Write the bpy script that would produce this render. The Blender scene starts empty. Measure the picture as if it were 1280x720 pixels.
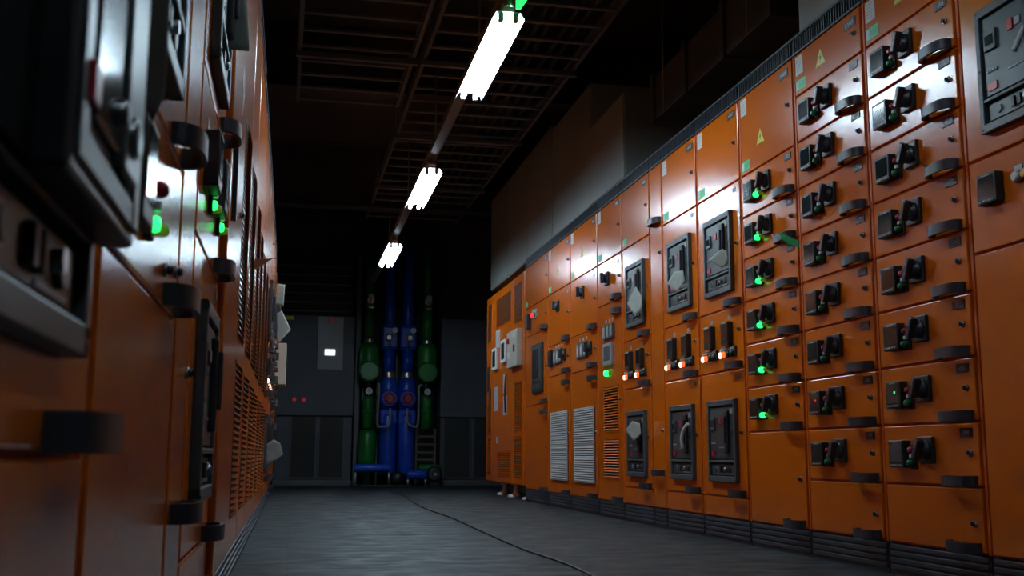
import bpy, bmesh, math, random
from mathutils import Matrix, Vector
random.seed(7)
PI = math.pi
C = bpy.context.scene.collection

# ------------------------------------------------------------------ materials
MATS = {}
def mat(name, col, rough=.5, metal=0., emit=None, estr=0., bump=0., bscale=200., var=0., vscale=3., spec=.5, coat=0.):
    if name in MATS: return MATS[name]
    m = bpy.data.materials.new(name); m.use_nodes = True
    nt = m.node_tree; N = nt.nodes; L = nt.links
    b = N['Principled BSDF']
    b.inputs['Base Color'].default_value = (*col, 1)
    b.inputs['Roughness'].default_value = rough
    b.inputs['Metallic'].default_value = metal
    b.inputs['Specular IOR Level'].default_value = spec
    if coat: b.inputs['Coat Weight'].default_value = coat; b.inputs['Coat Roughness'].default_value = .15
    if emit:
        b.inputs['Emission Color'].default_value = (*emit, 1)
        b.inputs['Emission Strength'].default_value = estr
    tc = N.new('ShaderNodeTexCoord')
    if bump:
        n = N.new('ShaderNodeTexNoise'); n.inputs['Scale'].default_value = bscale; n.inputs['Detail'].default_value = 2
        L.new(tc.outputs['Object'], n.inputs['Vector'])
        bp = N.new('ShaderNodeBump'); bp.inputs['Strength'].default_value = bump; bp.inputs['Distance'].default_value = .001
        L.new(n.outputs['Fac'], bp.inputs['Height']); L.new(bp.outputs['Normal'], b.inputs['Normal'])
    if var:
        n = N.new('ShaderNodeTexNoise'); n.inputs['Scale'].default_value = vscale; n.inputs['Detail'].default_value = 6
        L.new(tc.outputs['Object'], n.inputs['Vector'])
        mx = N.new('ShaderNodeMixRGB'); mx.blend_type = 'MULTIPLY'; mx.inputs[0].default_value = var
        mx.inputs[1].default_value = (*col, 1)
        cr = N.new('ShaderNodeValToRGB'); cr.color_ramp.elements[0].position = .35; cr.color_ramp.elements[1].position = .65
        cr.color_ramp.elements[0].color = (.35, .35, .35, 1)
        L.new(n.outputs['Fac'], cr.inputs[0]); L.new(cr.outputs[0], mx.inputs[2]); L.new(mx.outputs[0], b.inputs['Base Color'])
    MATS[name] = m
    return m

ORANGE = mat('orange_powder_coat', (.68, .140, .002), .20, bump=.42, bscale=150, var=.10, vscale=1.2, spec=.85)
FRAME = mat('orange_frame_paint', (.60, .105, .004), .55, spec=.3)
BLACK = mat('black_plastic', (.018, .019, .023), .42, bump=.2, bscale=400)
HANDLE = mat('handle_plastic', (.034, .037, .048), .40)
BEZEL = mat('breaker_grey_plastic', (.066, .084, .094), .42, bump=.15, bscale=300)
BFACE = mat('breaker_face_plastic', (.045, .058, .065), .36)
DARK = mat('dark_void', (.006, .006, .007), .6)
TRIM = mat('black_trim_metal', (.034, .040, .055), .45, bump=.2, bscale=300)
DULL = mat('matt_black_rubber', (.008, .008, .009), .95, spec=.05)
SCREEN = mat('display_glass', (.02, .032, .035), .10, spec=.6)
WHITE = mat('white_label', (.62, .66, .66), .5)
GREY = mat('grey_plastic', (.32, .35, .36), .45)
STEEL = mat('brushed_steel', (.35, .36, .38), .3, metal=.9)
CHROME = mat('worn_chrome', (.6, .58, .55), .28, metal=.9)
RED = mat('red_plastic', (.50, .015, .03), .35)
GREEN = mat('green_plastic', (.012, .16, .06), .35)
DGREEN = mat('dark_green_lens', (.006, .05, .03), .25)
GREENSTK = mat('green_sticker', (.05, .62, .20), .45)
YELLOW = mat('yellow_sticker', (.78, .70, .02), .45)
YPLAST = mat('yellow_plastic', (.75, .33, .01), .4)
PAPER = mat('aged_paper', (.52, .60, .56), .8, var=.25, vscale=30)
BEIGE = mat('beige_enclosure', (.50, .50, .44), .5, var=.1)
LOUVW = mat('aluminium_filter', (.60, .62, .60), .5)
LOUVB = mat('filter_mat', (.16, .17, .165), .8)
WALLP = mat('grey_painted_panel', (.25, .275, .265), .55, var=.2, vscale=1.5)
WALLB = mat('brown_grey_wall', (.105, .098, .090), .8, var=.3, vscale=1.0)
CEILM = mat('dark_concrete_ceiling', (.085, .083, .080), .9, var=.4, vscale=1.0)
BEAMM = mat('dark_steel_beam', (.055, .055, .057), .7, var=.3)
TRAYM = mat('galvanised_tray', (.17, .185, .20), .5, metal=.3)
CRAC = mat('charcoal_unit_paint', (.060, .074, .100), .5, bump=.2, bscale=300, var=.15)
CRACF = mat('unit_frame_grey', (.085, .09, .10), .45)
CRACP = mat('light_grey_panel', (.36, .40, .43), .45)
BLUE = mat('blue_insulation_jacket', (.010, .075, .55), .30, bump=.2, bscale=40)
PGREEN = mat('green_insulation_jacket', (.010, .20, .032), .36, bump=.2, bscale=40)
HOSE = mat('grey_hose_rubber', (.26, .29, .31), .5)
HOUS = mat('fixture_white_enamel', (.75, .78, .80), .4)
TRUNK = mat('trunking_steel', (.12, .125, .14), .5, metal=.2)
E_TUBE = mat('lit_fluorescent_tube', (.9, .95, 1), .4, emit=(.66, .87, 1.0), estr=88)
E_TUBE_DIM = mat('dim_fluorescent_tube', (.9, .95, 1), .4, emit=(.70, .88, 1.0), estr=20)  # same tube at lower emission, for the two fittings out of view
E_GREEN = mat('lit_green_lamp', (.02, .5, .12), .3, emit=(.015, 1, .14), estr=3)
E_AMBG = mat('yellow_green_lamp_reflection', (.18, .25, .03), .3, emit=(.35, .6, .05), estr=.12)  # faint glow that stands in for a green lamp's reflection, not a lamp
E_WHITE = mat('lit_white_lamp', (.8, .7, .6), .3, emit=(1, .80, .62), estr=1.5)
E_RED = mat('lit_red_lamp', (.6, .05, .02), .3, emit=(1, .09, .012), estr=1.9)
E_ORNG = mat('lit_orange_lamp', (.6, .15, .02), .3, emit=(1, .28, .03), estr=5)
E_SCR = mat('lit_unit_screen', (.5, .6, .6), .3, emit=(.75, .95, 1), estr=1.6)
E_SIGN = mat('lit_green_sign', (.02, .4, .1), .4, emit=(.03, .9, .18), estr=1.2)
E_DOT2 = mat('dim_red_lamp', (.3, .02, .02), .3, emit=(1, .03, .05), estr=.16)
E_DOT = mat('lit_red_dot', (.4, .02, .02), .3, emit=(1, .03, .05), estr=1.0)

def floor_mat():
    m = bpy.data.materials.new('worn_dark_floor_tiles'); m.use_nodes = True
    nt = m.node_tree; N = nt.nodes; L = nt.links; b = N['Principled BSDF']
    tc = N.new('ShaderNodeTexCoord')
    mp = N.new('ShaderNodeMapping'); mp.inputs['Scale'].default_value = (1.0, 1.6, 1)
    L.new(tc.outputs['Object'], mp.inputs['Vector'])
    n1 = N.new('ShaderNodeTexNoise'); n1.inputs['Scale'].default_value = 2.6; n1.inputs['Detail'].default_value = 9; n1.inputs['Roughness'].default_value = .65
    L.new(mp.outputs[0], n1.inputs['Vector'])
    cr = N.new('ShaderNodeValToRGB')
    cr.color_ramp.elements[0].position = .42; cr.color_ramp.elements[0].color = (.006, .009, .011, 1)
    cr.color_ramp.elements[1].position = .60; cr.color_ramp.elements[1].color = (.046, .053, .057, 1)
    L.new(n1.outputs['Fac'], cr.inputs[0])
    br = N.new('ShaderNodeTexBrick'); br.offset = 0; br.inputs['Scale'].default_value = 1
    br.inputs['Brick Width'].default_value = .6; br.inputs['Row Height'].default_value = .6; br.inputs['Mortar Size'].default_value = .004
    br.inputs['Color1'].default_value = (1, 1, 1, 1); br.inputs['Color2'].default_value = (.86, .86, .88, 1); br.inputs['Mortar'].default_value = (.35, .35, .35, 1)
    L.new(tc.outputs['Object'], br.inputs['Vector'])
    mx = N.new('ShaderNodeMixRGB'); mx.blend_type = 'MULTIPLY'; mx.inputs[0].default_value = 1
    L.new(cr.outputs[0], mx.inputs[1]); L.new(br.outputs['Color'], mx.inputs[2]); L.new(mx.outputs[0], b.inputs['Base Color'])
    n2 = N.new('ShaderNodeTexNoise'); n2.inputs['Scale'].default_value = 6; n2.inputs['Detail'].default_value = 8
    L.new(mp.outputs[0], n2.inputs['Vector'])
    r2 = N.new('ShaderNodeMapRange'); r2.inputs[1].default_value = .3; r2.inputs[2].default_value = .7; r2.inputs[3].default_value = .42; r2.inputs[4].default_value = .75; b.inputs['Specular IOR Level'].default_value = .38
    L.new(n2.outputs['Fac'], r2.inputs[0]); L.new(r2.outputs[0], b.inputs['Roughness'])
    bp = N.new('ShaderNodeBump'); bp.inputs['Strength'].default_value = .35; bp.inputs['Distance'].default_value = .004
    L.new(n2.outputs['Fac'], bp.inputs['Height']); L.new(bp.outputs['Normal'], b.inputs['Normal'])
    return m
FLOORM = floor_mat()

# ------------------------------------------------------------------ mesh builder
class MB:
    def __init__(s): s.bm = bmesh.new(); s.mats = []
    def mi(s, m):
        if m not in s.mats: s.mats.append(m)
        return s.mats.index(m)
    def _merge(s, bm2, m, M=None, smooth=False):
        i = s.mi(m)
        if M is not None: bmesh.ops.transform(bm2, matrix=M, verts=bm2.verts)
        vm = {}
        for v in bm2.verts: vm[v.index] = s.bm.verts.new(v.co)
        for f in bm2.faces:
            try:
                nf = s.bm.faces.new([vm[v.index] for v in f.verts]); nf.material_index = i; nf.smooth = smooth
            except ValueError: pass
        bm2.free()
    def box(s, x0, x1, y0, y1, z0, z1, m, bev=0., M=None):
        b = bmesh.new(); bmesh.ops.create_cube(b, size=1)
        for v in b.verts:
            v.co = Vector(((x0+x1)/2+v.co.x*(x1-x0), (y0+y1)/2+v.co.y*(y1-y0), (z0+z1)/2+v.co.z*(z1-z0)))
        if bev: bmesh.ops.bevel(b, geom=list(b.edges), offset=bev, segments=2, affect='EDGES', profile=.5)
        b.verts.index_update(); s._merge(b, m, M); return s
    def cyl(s, p0, p1, r0, m, r1=None, seg=20, caps=True):
        r1 = r0 if r1 is None else r1
        p0 = Vector(p0); p1 = Vector(p1); d = p1-p0
        b = bmesh.new(); bmesh.ops.create_cone(b, segments=seg, radius1=r0, radius2=r1, depth=d.length, cap_ends=caps)
        M = Matrix.Translation((p0+p1)/2) @ d.to_track_quat('Z', 'Y').to_matrix().to_4x4()
        b.verts.index_update()
        i = s.mi(m); bmesh.ops.transform(b, matrix=M, verts=b.verts); vm = {}
        for v in b.verts: vm[v.index] = s.bm.verts.new(v.co)
        for f in b.faces:
            nf = s.bm.faces.new([vm[v.index] for v in f.verts]); nf.material_index = i; nf.smooth = len(f.verts) == 4
        b.free(); return s
    def lathe(s, prof, c, m, seg=24, axis='Z', smooth=True):
        i = s.mi(m); rings = []
        for (r, h) in prof:
            ring = []
            for k in range(seg):
                a = 2*PI*k/seg; q = (r*math.cos(a), r*math.sin(a), h)
                if axis == 'Y': q = (q[0], -q[2], q[1])
                elif axis == 'X': q = (q[2], q[0], q[1])
                ring.append(s.bm.verts.new((c[0]+q[0], c[1]+q[1], c[2]+q[2])))
            rings.append(ring)
        for a, b in zip(rings, rings[1:]):
            for k in range(seg):
                f = s.bm.faces.new([a[k], a[(k+1) % seg], b[(k+1) % seg], b[k]]); f.material_index = i; f.smooth = smooth
        for rr in (rings[0][::-1], rings[-1]):
            f = s.bm.faces.new(rr); f.material_index = i
        return s
    def tube(s, pts, r, m, seg=10, round_=4):
        pts = [Vector(p) for p in pts]
        if round_ and len(pts) > 2:      # Catmull-Rom smoothing
            out = []
            P = [pts[0]]+pts+[pts[-1]]
            for k in range(1, len(P)-2):
                for j in range(round_):
                    t = j/round_; a, b, c, d = P[k-1:k+3]
                    out.append(.5*((2*b)+(c-a)*t+(2*a-5*b+4*c-d)*t*t+(3*b-a-3*c+d)*t**3))
            out.append(pts[-1]); pts = out
        i = s.mi(m); prev = None; rings = []
        for k, p in enumerate(pts):
            d = (pts[min(k+1, len(pts)-1)]-pts[max(k-1, 0)]).normalized()
            if prev is None:
                u = d.orthogonal().normalized()
            else:
                u = (prev - d*prev.dot(d)).normalized()
            prev = u; w = d.cross(u)
            rings.append([s.bm.verts.new(p+r*(math.cos(2*PI*q/seg)*u+math.sin(2*PI*q/seg)*w)) for q in range(seg)])
        for a, b in zip(rings, rings[1:]):
            for q in range(seg):
                f = s.bm.faces.new([a[q], a[(q+1) % seg], b[(q+1) % seg], b[q]]); f.material_index = i; f.smooth = True
        for rr in (rings[0][::-1], rings[-1]):
            f = s.bm.faces.new(rr); f.material_index = i
        return s
    def text(s, txt, h, c, m, sx=1.):
        """raised lettering on a face looking towards -y; c = centre"""
        cu = bpy.data.curves.new('lettering', 'FONT'); cu.body = txt; cu.size = h*1.4; cu.extrude = .0004
        cu.align_x = 'CENTER'; cu.align_y = 'CENTER'; cu.resolution_u = 2
        o = bpy.data.objects.new('lettering', cu)
        me = bpy.data.meshes.new_from_object(o)
        b = bmesh.new(); b.from_mesh(me); b.verts.index_update()
        M = Matrix.Translation(Vector(c)) @ Matrix.Rotation(PI/2, 4, 'X') @ Matrix.Diagonal((sx, 1, 1, 1))
        s._merge(b, m, M)
        bpy.data.objects.remove(o); bpy.data.meshes.remove(me); bpy.data.curves.remove(cu); return s
    def poly(s, pts, m, th=.0008):
        """thin extruded polygon (pts on a y-plane, extruded outward -y)"""
        i = s.mi(m)
        a = [s.bm.verts.new(p) for p in pts]; b = [s.bm.verts.new((p[0], p[1]-th, p[2])) for p in pts]
        n = len(pts)
        for f in [a, b[::-1]]+[[a[k], b[k], b[(k+1) % n], a[(k+1) % n]] for k in range(n)]:
            q = s.bm.faces.new(f); q.material_index = i
        return s
    def mesh(s, name):
        me = bpy.data.meshes.new(name)
        bmesh.ops.recalc_face_normals(s.bm, faces=s.bm.faces)
        s.bm.to_mesh(me); s.bm.free()
        for m in s.mats: me.materials.append(m)
        return me
    def obj(s, name, parent=None, loc=(0, 0, 0)): return put(name, s.mesh(name), parent, loc)

def put(name, me, parent=None, loc=(0, 0, 0), rot=None):
    o = bpy.data.objects.new(name, me); C.objects.link(o); o.location = loc
    if rot: o.rotation_euler = rot
    if parent: o.parent = parent
    return o
def tag(o, label, cat, group=None, kind=None):
    if label: o['label'] = label
    if cat: o['category'] = cat
    if group: o['group'] = group
    if kind: o['kind'] = kind
    return o
def thing(name, label, cat, loc=(0, 0, 0), rz=0., group=None):
    o = bpy.data.objects.new(name, None); C.objects.link(o); o.location = loc; o.rotation_euler = (0, 0, rz)
    o.empty_display_size = .1
    return tag(o, label, cat, group)
def struct(name, mb):
    o = mb.obj(name); o['kind'] = 'structure'; return o

# ------------------------------------------------------------------ shared fittings (local frame: x right, -y towards the aisle, z up)
def handle_mesh():
    mb = MB(); i = mb.mi(HANDLE); n = 30; A = .082; D = .047; t = .010; z0, z1 = -.017, .018
    o, q = [], []
    for k in range(n+1):
        a = PI*k/n
        ex = lambda v, e: math.copysign(abs(v)**e, v)
        o.append((-A*ex(math.cos(a), .75), -D*ex(math.sin(a), .75)))
        q.append((-(A-t)*ex(math.cos(a), .75), -(D-t)*ex(math.sin(a), .75)))
    V = lambda p, z: mb.bm.verts.new((p[0], p[1], z))
    rows = [[V(o[k], z0), V(o[k], z1), V(q[k], z1), V(q[k], z0)] for k in range(n+1)]
    for a, b in zip(rows, rows[1:]):
        for k in range(4):
            f = mb.bm.faces.new([a[k], a[(k+1) % 4], b[(k+1) % 4], b[k]]); f.material_index = i; f.smooth = False
    for e in (rows[0], rows[-1]): mb.bm.faces.new(e)
    return mb.mesh('pull_handle')
def lock_mesh():
    mb = MB(); mb.cyl((0, .0, 0), (0, -.006, 0), .011, STEEL, r1=.010).cyl((0, -.005, 0), (0, -.012, 0), .0075, BLACK)
    mb.box(-.0015, .0015, -.014, -.011, -.006, .006, DARK); return mb.mesh('door_lock')
def plate_mesh(txt, w=.062, h=.030):
    mb = MB(); mb.box(-w/2, w/2, -.003, 0, -h/2, h/2, BLACK, .0008)
    mb.text(txt, h*.5, (0, -.0032, 0), WHITE, sx=.8); return mb.mesh('nameplate')
def meter_mesh(dot=None):
    mb = MB(); s = .048
    mb.box(-s, s, -.032, 0, -s, s, BLACK, .003)
    mb.box(-s+.009, s-.009, -.0330, -.031, -s+.018, s-.010, SCREEN)
    for k in range(5): mb.box(-s+.012+k*.015, -s+.022+k*.015, -.034, -.031, -s+.006, -s+.012, GREY)
    mb.box(-.020, .020, -.0332, -.0315, s-.0085, s-.0045, GREY)
    if dot: mb.box(.010, .017, -.0337, -.0325, .006, .012, dot)
    return mb.mesh('power_meter')
def rotary_mesh(ang=25):
    mb = MB(); mb.box(-.042, .042, -.014, 0, -.046, .046, BLACK, .004)
    mb.lathe([(.034, .012), (.032, .022), (.022, .026), (.020, .034)], (0, 0, 0), HANDLE, axis='Y')
    M = Matrix.Translation((0, 0, 0)) @ Matrix.Rotation(math.radians(ang), 4, 'Y')
    mb.box(-.012, .012, -.056, -.030, -.034, .040, HANDLE, .004, M)
    mb.box(-.0015, .0015, -.0572, -.0555, .01, .036, GREY, 0, M)
    return mb.mesh('rotary_switch')
def stack_mesh(lit, low=False):
    mb = MB(); mb.box(-.017, .017, -.010, 0, -.046, .040, BLACK, .002)
    mb.lathe([(.0115, .009), (.0115, .020), (.008, .026), (.003, .028)], (0, 0, .020), RED, axis='Y')
    mb.box(-.008, .008, -.020, -.009, -.009, .004, WHITE, .002)
    mb.lathe([(.011, .009), (.011, .013), (.009, .018), (.003, .019)] if low else [(.013, .009), (.013, .024), (.009, .031), (.003, .033)], (0, 0, -.026), E_GREEN if lit else GREEN, axis='Y')
    if lit: mb.lathe([(.010, .0), (.010, .020), (.006, .026), (.002, .027)], (.037, 0, -.026), E_AMBG, axis='Y')  # yellowish reflection beside the green lamp, modelled as a glowing dome
    return mb.mesh('push_button_stack')
def bezel_mesh(w=.36, h=.41, variant=0):
    mb = MB(); t = .022; P = -.022
    for b in ((0, w, 0, t*1.3), (0, w, h-t*1.3, h), (0, t, 0, h), (w-t, w, 0, h), (t, w-t, h*.235, h*.235+.012)):
        mb.box(b[0], b[1], P, 0, b[2], b[3], BEZEL, .003)
    for (x, z) in ((t/2, t/2), (w-t/2, t/2), (t/2, h-t/2), (w-t/2, h-t/2), (t/2, h/2)):
        mb.cyl((x, P+.001, z), (x, P-.0015, z), .004, BLACK, seg=10)
    # breaker face
    f0 = h*.235+.018; f1 = h-t*1.3-.006
    mb.box(t-.001, w-t+.001, -.004, .0, t, h-t, DARK)
    mb.box(t+.006, w-t-.006, -.014, -.002, f0, f1, BFACE, .003)
    sx = w*.66
    mb.box(sx, sx+.045, -.030, -.012, f0+.03, f1-.02, BLACK, .006)          # charging handle slot
    mb.box(sx+.012, sx+.033, -.040, -.028, f0+.08, f1-.05, HANDLE, .005)
    mb.box(t+.018, t+.075, -.022, -.013, f1-.115, f1-.05, BEZEL, .002)       # trip unit
    mb.box(t+.026, t+.066, -.0235, -.021, f1-.098, f1-.066, SCREEN)
    for k in range(4): mb.box(t+.02+k*.014, t+.029+k*.014, -.018, -.013, f0+.075, f0+.083, GREY)
    mb.box(t+.020, t+.066, -.0175, -.013, f0+.015, f0+.040, RED)
    mb.box(sx-.085, sx-.060, -.018, -.013, f1-.085, f1-.050, RED, .001)
    mb.box(sx-.050, sx-.025, -.018, -.013, f1-.080, f1-.055, GREY, .001)
    mb.box(sx-.095, sx-.02, -.016, -.013, f0+.055, f0+.060, GREY)
    mb.box(w-t-.045, w-t-.016, -.018, -.013, f1-.040, f1-.012, GREY, .001)
    mb.box(w-t-.040, w-t-.012, -.018, -.013, f0+.11, f0+.14, BLACK, .001)
    # lower strip
    mb.box(t+.012, w-t-.012, -.012, -.002, t*1.3+.006, h*.235-.008, BFACE, .002)
    zc = (t*1.3+h*.235)/2
    mb.cyl((w*.24, -.010, zc), (w*.24, -.013, zc), .016, GREY, seg=16)
    mb.cyl((w*.24, -.012, zc), (w*.24, -.016, zc), .013, BFACE, seg=16)
    mb.box(w*.42, w*.46, -.020, -.01, zc-.016, zc+.016, BLACK, .001)
    mb.box(w*.50, w*.54, -.020, -.01, zc-.016, zc+.016, BLACK, .001)
    mb.cyl((w*.62, -.010, zc), (w*.62, -.026, zc), .010, STEEL, seg=14)
    mb.cyl((w*.74, -.010, zc), (w*.74, -.018, zc), .016, BLACK, seg=16)
    mb.box(w*.52, w*.82, -.0135, -.011, zc-.024, zc-.019, GREY)
    return mb.mesh('circuit_breaker')
def lamps_mesh():
    mb = MB(); mb.box(-.10, .10, -.012, 0, -.017, .034, BLACK, .002)
    for k in range(7): mb.box(-.088+k*.026, -.070+k*.026, -.0135, -.011, .019, .030, WHITE)
    for x, m in ((-.080, E_WHITE), (-.036, None), (.020, DGREEN), (.068, BLACK)):
        m = m or E_RED
        mb.lathe([(.0165, .011), (.0165, .017), (.012, .022), (.004, .023)], (x, 0, -.002), m, axis='Y')
    return mb.mesh('indicator_lamp_strip')
def relay_mesh():
    mb = MB(); mb.box(-.046, .046, -.030, 0, -.060, .060, BLACK, .004)
    mb.box(-.036, .036, -.0315, -.029, -.034, .048, SCREEN)
    mb.box(-.030, .030, -.0325, -.030, .050, .055, GREY); return mb.mesh('protection_relay')
def small_label(m, w, h): return MB().box(-w/2, w/2, -.0012, 0, -h/2, h/2, m).mesh('label_plate')
def green_sticker():
    mb = MB(); mb.box(-.045, .045, -.0012, 0, -.024, .024, GREENSTK); mb.box(-.042, -.020, -.0018, -.001, -.020, .018, WHITE)
    for z in (-.008, 0, .008): mb.box(-.012, .038, -.0016, -.001, z-.0012, z+.0012, GREEN)
    return mb.mesh('green_sticker')
def doc_sticker():
    mb = MB(); mb.box(-.034, .034, -.0012, 0, -.042, .042, WHITE)
    for k in range(5): mb.box(-.026, .018, -.0017, -.001, .026-k*.013, .029-k*.013, GREY)
    return mb.mesh('paper_label')
def warn_sticker():
    mb = MB(); h = .075
    mb.poly([(-h*.58, 0, -h*.5), (h*.58, 0, -h*.5), (0, 0, h*.5)], YELLOW, .001)
    mb.poly([(.006, -.001, h*.26), (-.010, -.001, -.006), (0, -.001, -.006), (-.006, -.001, -.028), (.011, -.001, .002), (.001, -.001, .002)], BLACK, .0006)
    for a, b in (((-h*.5, -h*.46), (h*.5, -h*.46)),): mb.box(a[0], b[0], -.0016, -.001, a[1]-.001, a[1]+.001, BLACK)
    return mb.mesh('warning_sticker')
HM, LM = handle_mesh(), lock_mesh()
MM, MMG = meter_mesh(), meter_mesh(E_GREEN); MMR = meter_mesh(E_DOT)
ROT, ROT0 = rotary_mesh(25), rotary_mesh(0)
STK, STKL, STKLOW = stack_mesh(False), stack_mesh(True), stack_mesh(True, True)
BZ = bezel_mesh(); LAMP = lamps_mesh(); REL = relay_mesh()
GS, DS, WS = green_sticker(), doc_sticker(), warn_sticker()
TAGP = small_label(GREY, .036, .022)
BLKP = plate_mesh('1A', .05, .026)
def label_mesh_cache(c={}):
    def g(t, w=.09, h=.036):
        if t not in c: c[t] = plate_mesh(t, w, h)
        return c[t]
    return g
PL = label_mesh_cache()

_louv = {}
def louver_mesh(w, h, m, pitch=.021, back=DARK, scoop=False):
    key = (round(w, 3), round(h, 3), m.name, pitch)
    if key in _louv: return _louv[key]
    mb = MB(); mb.box(0, w, -.001, .004, 0, h, back)
    e = .007
    if not scoop:
        for b in ((-e, w+e, -e, 0), (-e, w+e, h, h+e), (-e, 0, -e, h+e), (w, w+e, -e, h+e)): mb.box(b[0], b[1], -.005, .001, b[2], b[3], m)
    n = int(h/pitch); i = mb.mi(m)
    for k in range(n):
        z = (k+.5)*h/n; a = pitch*.36
        if scoop:
            ns = 6; up, dn = [], []
            for q in range(ns+1):
                x = w*q/ns; d = -.010*math.sin(PI*q/ns)-.002
                up.append(mb.bm.verts.new((x, -.002, z+a))); dn.append(mb.bm.verts.new((x, d, z-a*.35-.003*math.sin(PI*q/ns))))
            for q in range(ns):
                f = mb.bm.faces.new([up[q], up[q+1], dn[q+1], dn[q]]); f.material_index = i; f.smooth = True
        else:
            v = [mb.bm.verts.new(p) for p in ((0, -.0015, z+a), (w, -.0015, z+a), (w, -.010, z-a*.5), (0, -.010, z-a*.5), (w, -.002, z-a*.2), (0, -.002, z-a*.2))]
            for q in ((0, 1, 2, 3), (3, 2, 4, 5)):
                f = mb.bm.faces.new([v[j] for j in q]); f.material_index = i
    _louv[key] = mb.mesh('louver_panel'); return _louv[key]

Z0, PITCH, ZT = .115, .2095, 2.195
def zb(i): return ZT if i >= 10 else Z0+PITCH*i
RX, LX = 2.15, -.197
def frame_at(side, y, off=0.):
    """location and rotation of a cabinet's left-bottom-front corner; y is its left end as one faces it"""
    return ((RX-off, y, 0), -PI/2) if side == 'R' else ((LX+off, y, 0), PI/2)

_door = {}
def door_mesh(w, h):
    k = (round(w, 3), round(h, 3))
    if k not in _door: _door[k] = MB().box(0, w, 0, .014, 0, h, ORANGE, .0035).mesh('door')
    return _door[k]
RIB = .036
def make_door(cab, w, b0, b1, x0=None, x1=None, handle=True, lock=True, lockdz=None, top_handle=False, name='door'):
    z0 = zb(b0)+.004; z1 = zb(b1)-.004
    xa = (RIB/2 if x0 is None else x0); xb = (w-RIB/2 if x1 is None else x1)
    d = put(name, door_mesh(xb-xa, z1-z0), cab, (xa, 0, z0))
    W = xb-xa; H = z1-z0
    if handle: put('pull_handle', HM, d, (W-.097, 0, .014))
    if top_handle: put('pull_handle', HM, d, (W-.097, 0, H-.075))
    if lock: put('door_lock', LM, d, (W-.045, 0, (H*.5 if lockdz is None else lockdz)))
    return d, W, H

def cabinet(side, y, w, label, group, rows, depth=.6, off=0., trim=True, ribs=True, top=ZT, end_panel=False):
    loc, rz = frame_at(side, y, off)
    cab = thing('switchgear_cabinet', label, 'electrical cabinet', loc, rz, group)
    mb = MB(); mb.box(.001, w-.001, .012, depth, Z0-.003, top, FRAME, .002)
    mb.box(.0, .006, .004, .014, Z0, top, FRAME); mb.box(w-.006, w, .004, .014, Z0, top, FRAME)
    mb.obj('body', cab)
    if trim:
        mb = MB(); mb.box(.003, w-.003, .012, depth-.01, top+.001, top+.088, TRIM)
        mb.box(.003, w-.003, -.002, .016, top+.001, top+.012, TRIM, .002); mb.box(.003, w-.003, -.002, .016, top+.078, top+.090, TRIM, .002)
        n = int(w/.022)
        for k in range(n): mb.box(.008+k*(w-.02)/n, .014+k*(w-.02)/n, .002, .014, top+.012, top+.078, TRIM)
        mb.obj('top_vent_trim', cab)
    mb = MB(); mb.box(.003, w-.003, .010, depth-.02, .0, .111, TRIM)
    for z in (.018, .042, .066, .090): mb.box(.012, w-.012, .003, .012, z, z+.018, TRIM, .003)
    mb.obj('plinth', cab)
    for r in rows: r(cab, w)
    return cab

# row builders
def blank(b0, b1, plate=None, doc=False, green=False, warn=None, handle=True, lock=True, lockdz=None, top_handle=False, locka=False):
    def f(cab, w):
        d, W, H = make_door(cab, w, b0, b1, handle=handle, lock=lock, lockdz=lockdz, top_handle=top_handle)
        if plate: put('nameplate', PL(plate), d, (W-.075, 0, H-.045))
        if doc: put('paper_label', DS, d, (.045, 0, H-.055))
        if green: put('green_sticker', GS, d, (.055, 0, .040))
        if warn: put('warning_sticker', WS, d, (W*warn[0], 0, H*warn[1]))
    return f
def drawer(b0, lit=False, dot=None, txt='1F', wire=False):
    def f(cab, w):
        d, W, H = make_door(cab, w, b0, b0+1, lockdz=.105, name='drawer_front')
        s = min(1, W/.58)
        mm = {None: MM, 'g': MMG, 'r': MMR}[dot]
        put('power_meter', mm, d, (.128*s, 0, .102))
        put('push_button_stack', STKL if lit else STK, d, (.203*s, 0, .096))
        put('rotary_switch', ROT, d, (.290*s, 0, .116))
        put('nameplate', PL(txt, .066, .030), d, (W-.062, 0, H-.030))
        if wire:
            MB().tube([(0, 0, 0), (-.03, -.03, .05), (-.055, -.05, .10)], .0016, BLACK, 6).obj('loose_wire', d, (W-.13, -.045, .028))
    return f
def breaker(b0, b1=None, small=False, zoff=.073):
    b1 = b0+3 if b1 is None else b1
    def f(cab, w):
        d, W, H = make_door(cab, w, b0, b1)
        put('circuit_breaker', BZ, d, (.11 if W > .5 else .09, 0, zoff))
        put('label_plate', TAGP, d, (W-.06, 0, H-.035))
    return f
def relays(b0, b1, green=False):
    def f(cab, w):
        d, W, H = make_door(cab, w, b0, b1, lockdz=.19)
        for x in (.155, .385):
            put('protection_relay', REL, d, (x, 0, .178)); put('label_plate', TAGP, d, (x+.005, 0, .262))
        if green:
            for x in (.26, .50): put('push_button_stack', STKLOW, d, (x, 0, .135))
        else:
            put('indicator_lamp_strip', LAMP, d, (.135, 0, .078)); put('indicator_lamp_strip', LAMP, d, (.375, 0, .078))
    return f
def narrow_full(zh):
    def f(cab, w):
        d, W, H = make_door(cab, w, 0, 10, lock=False, handle=False, x0=.012, x1=w-.012)
        put('pull_handle', HM, d, (W/2+.01, 0, zh)); put('door_lock', LM, d, (W-.03, 0, .45)); put('door_lock', LM, d, (W-.03, 0, 1.52))
        if zh > 1: put('pull_handle', HM, d, (W/2+.01, 0, .20))
    return f

SW = 'orange switchgear cabinets in the right row'
SL = 'orange switchgear cabinets in the left row'
TX = ['-1F01', '-1F02', '-1F03', '-1F04', '-1F05', '-1F06', '-1F07', '-1F08', '-1F09']

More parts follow.
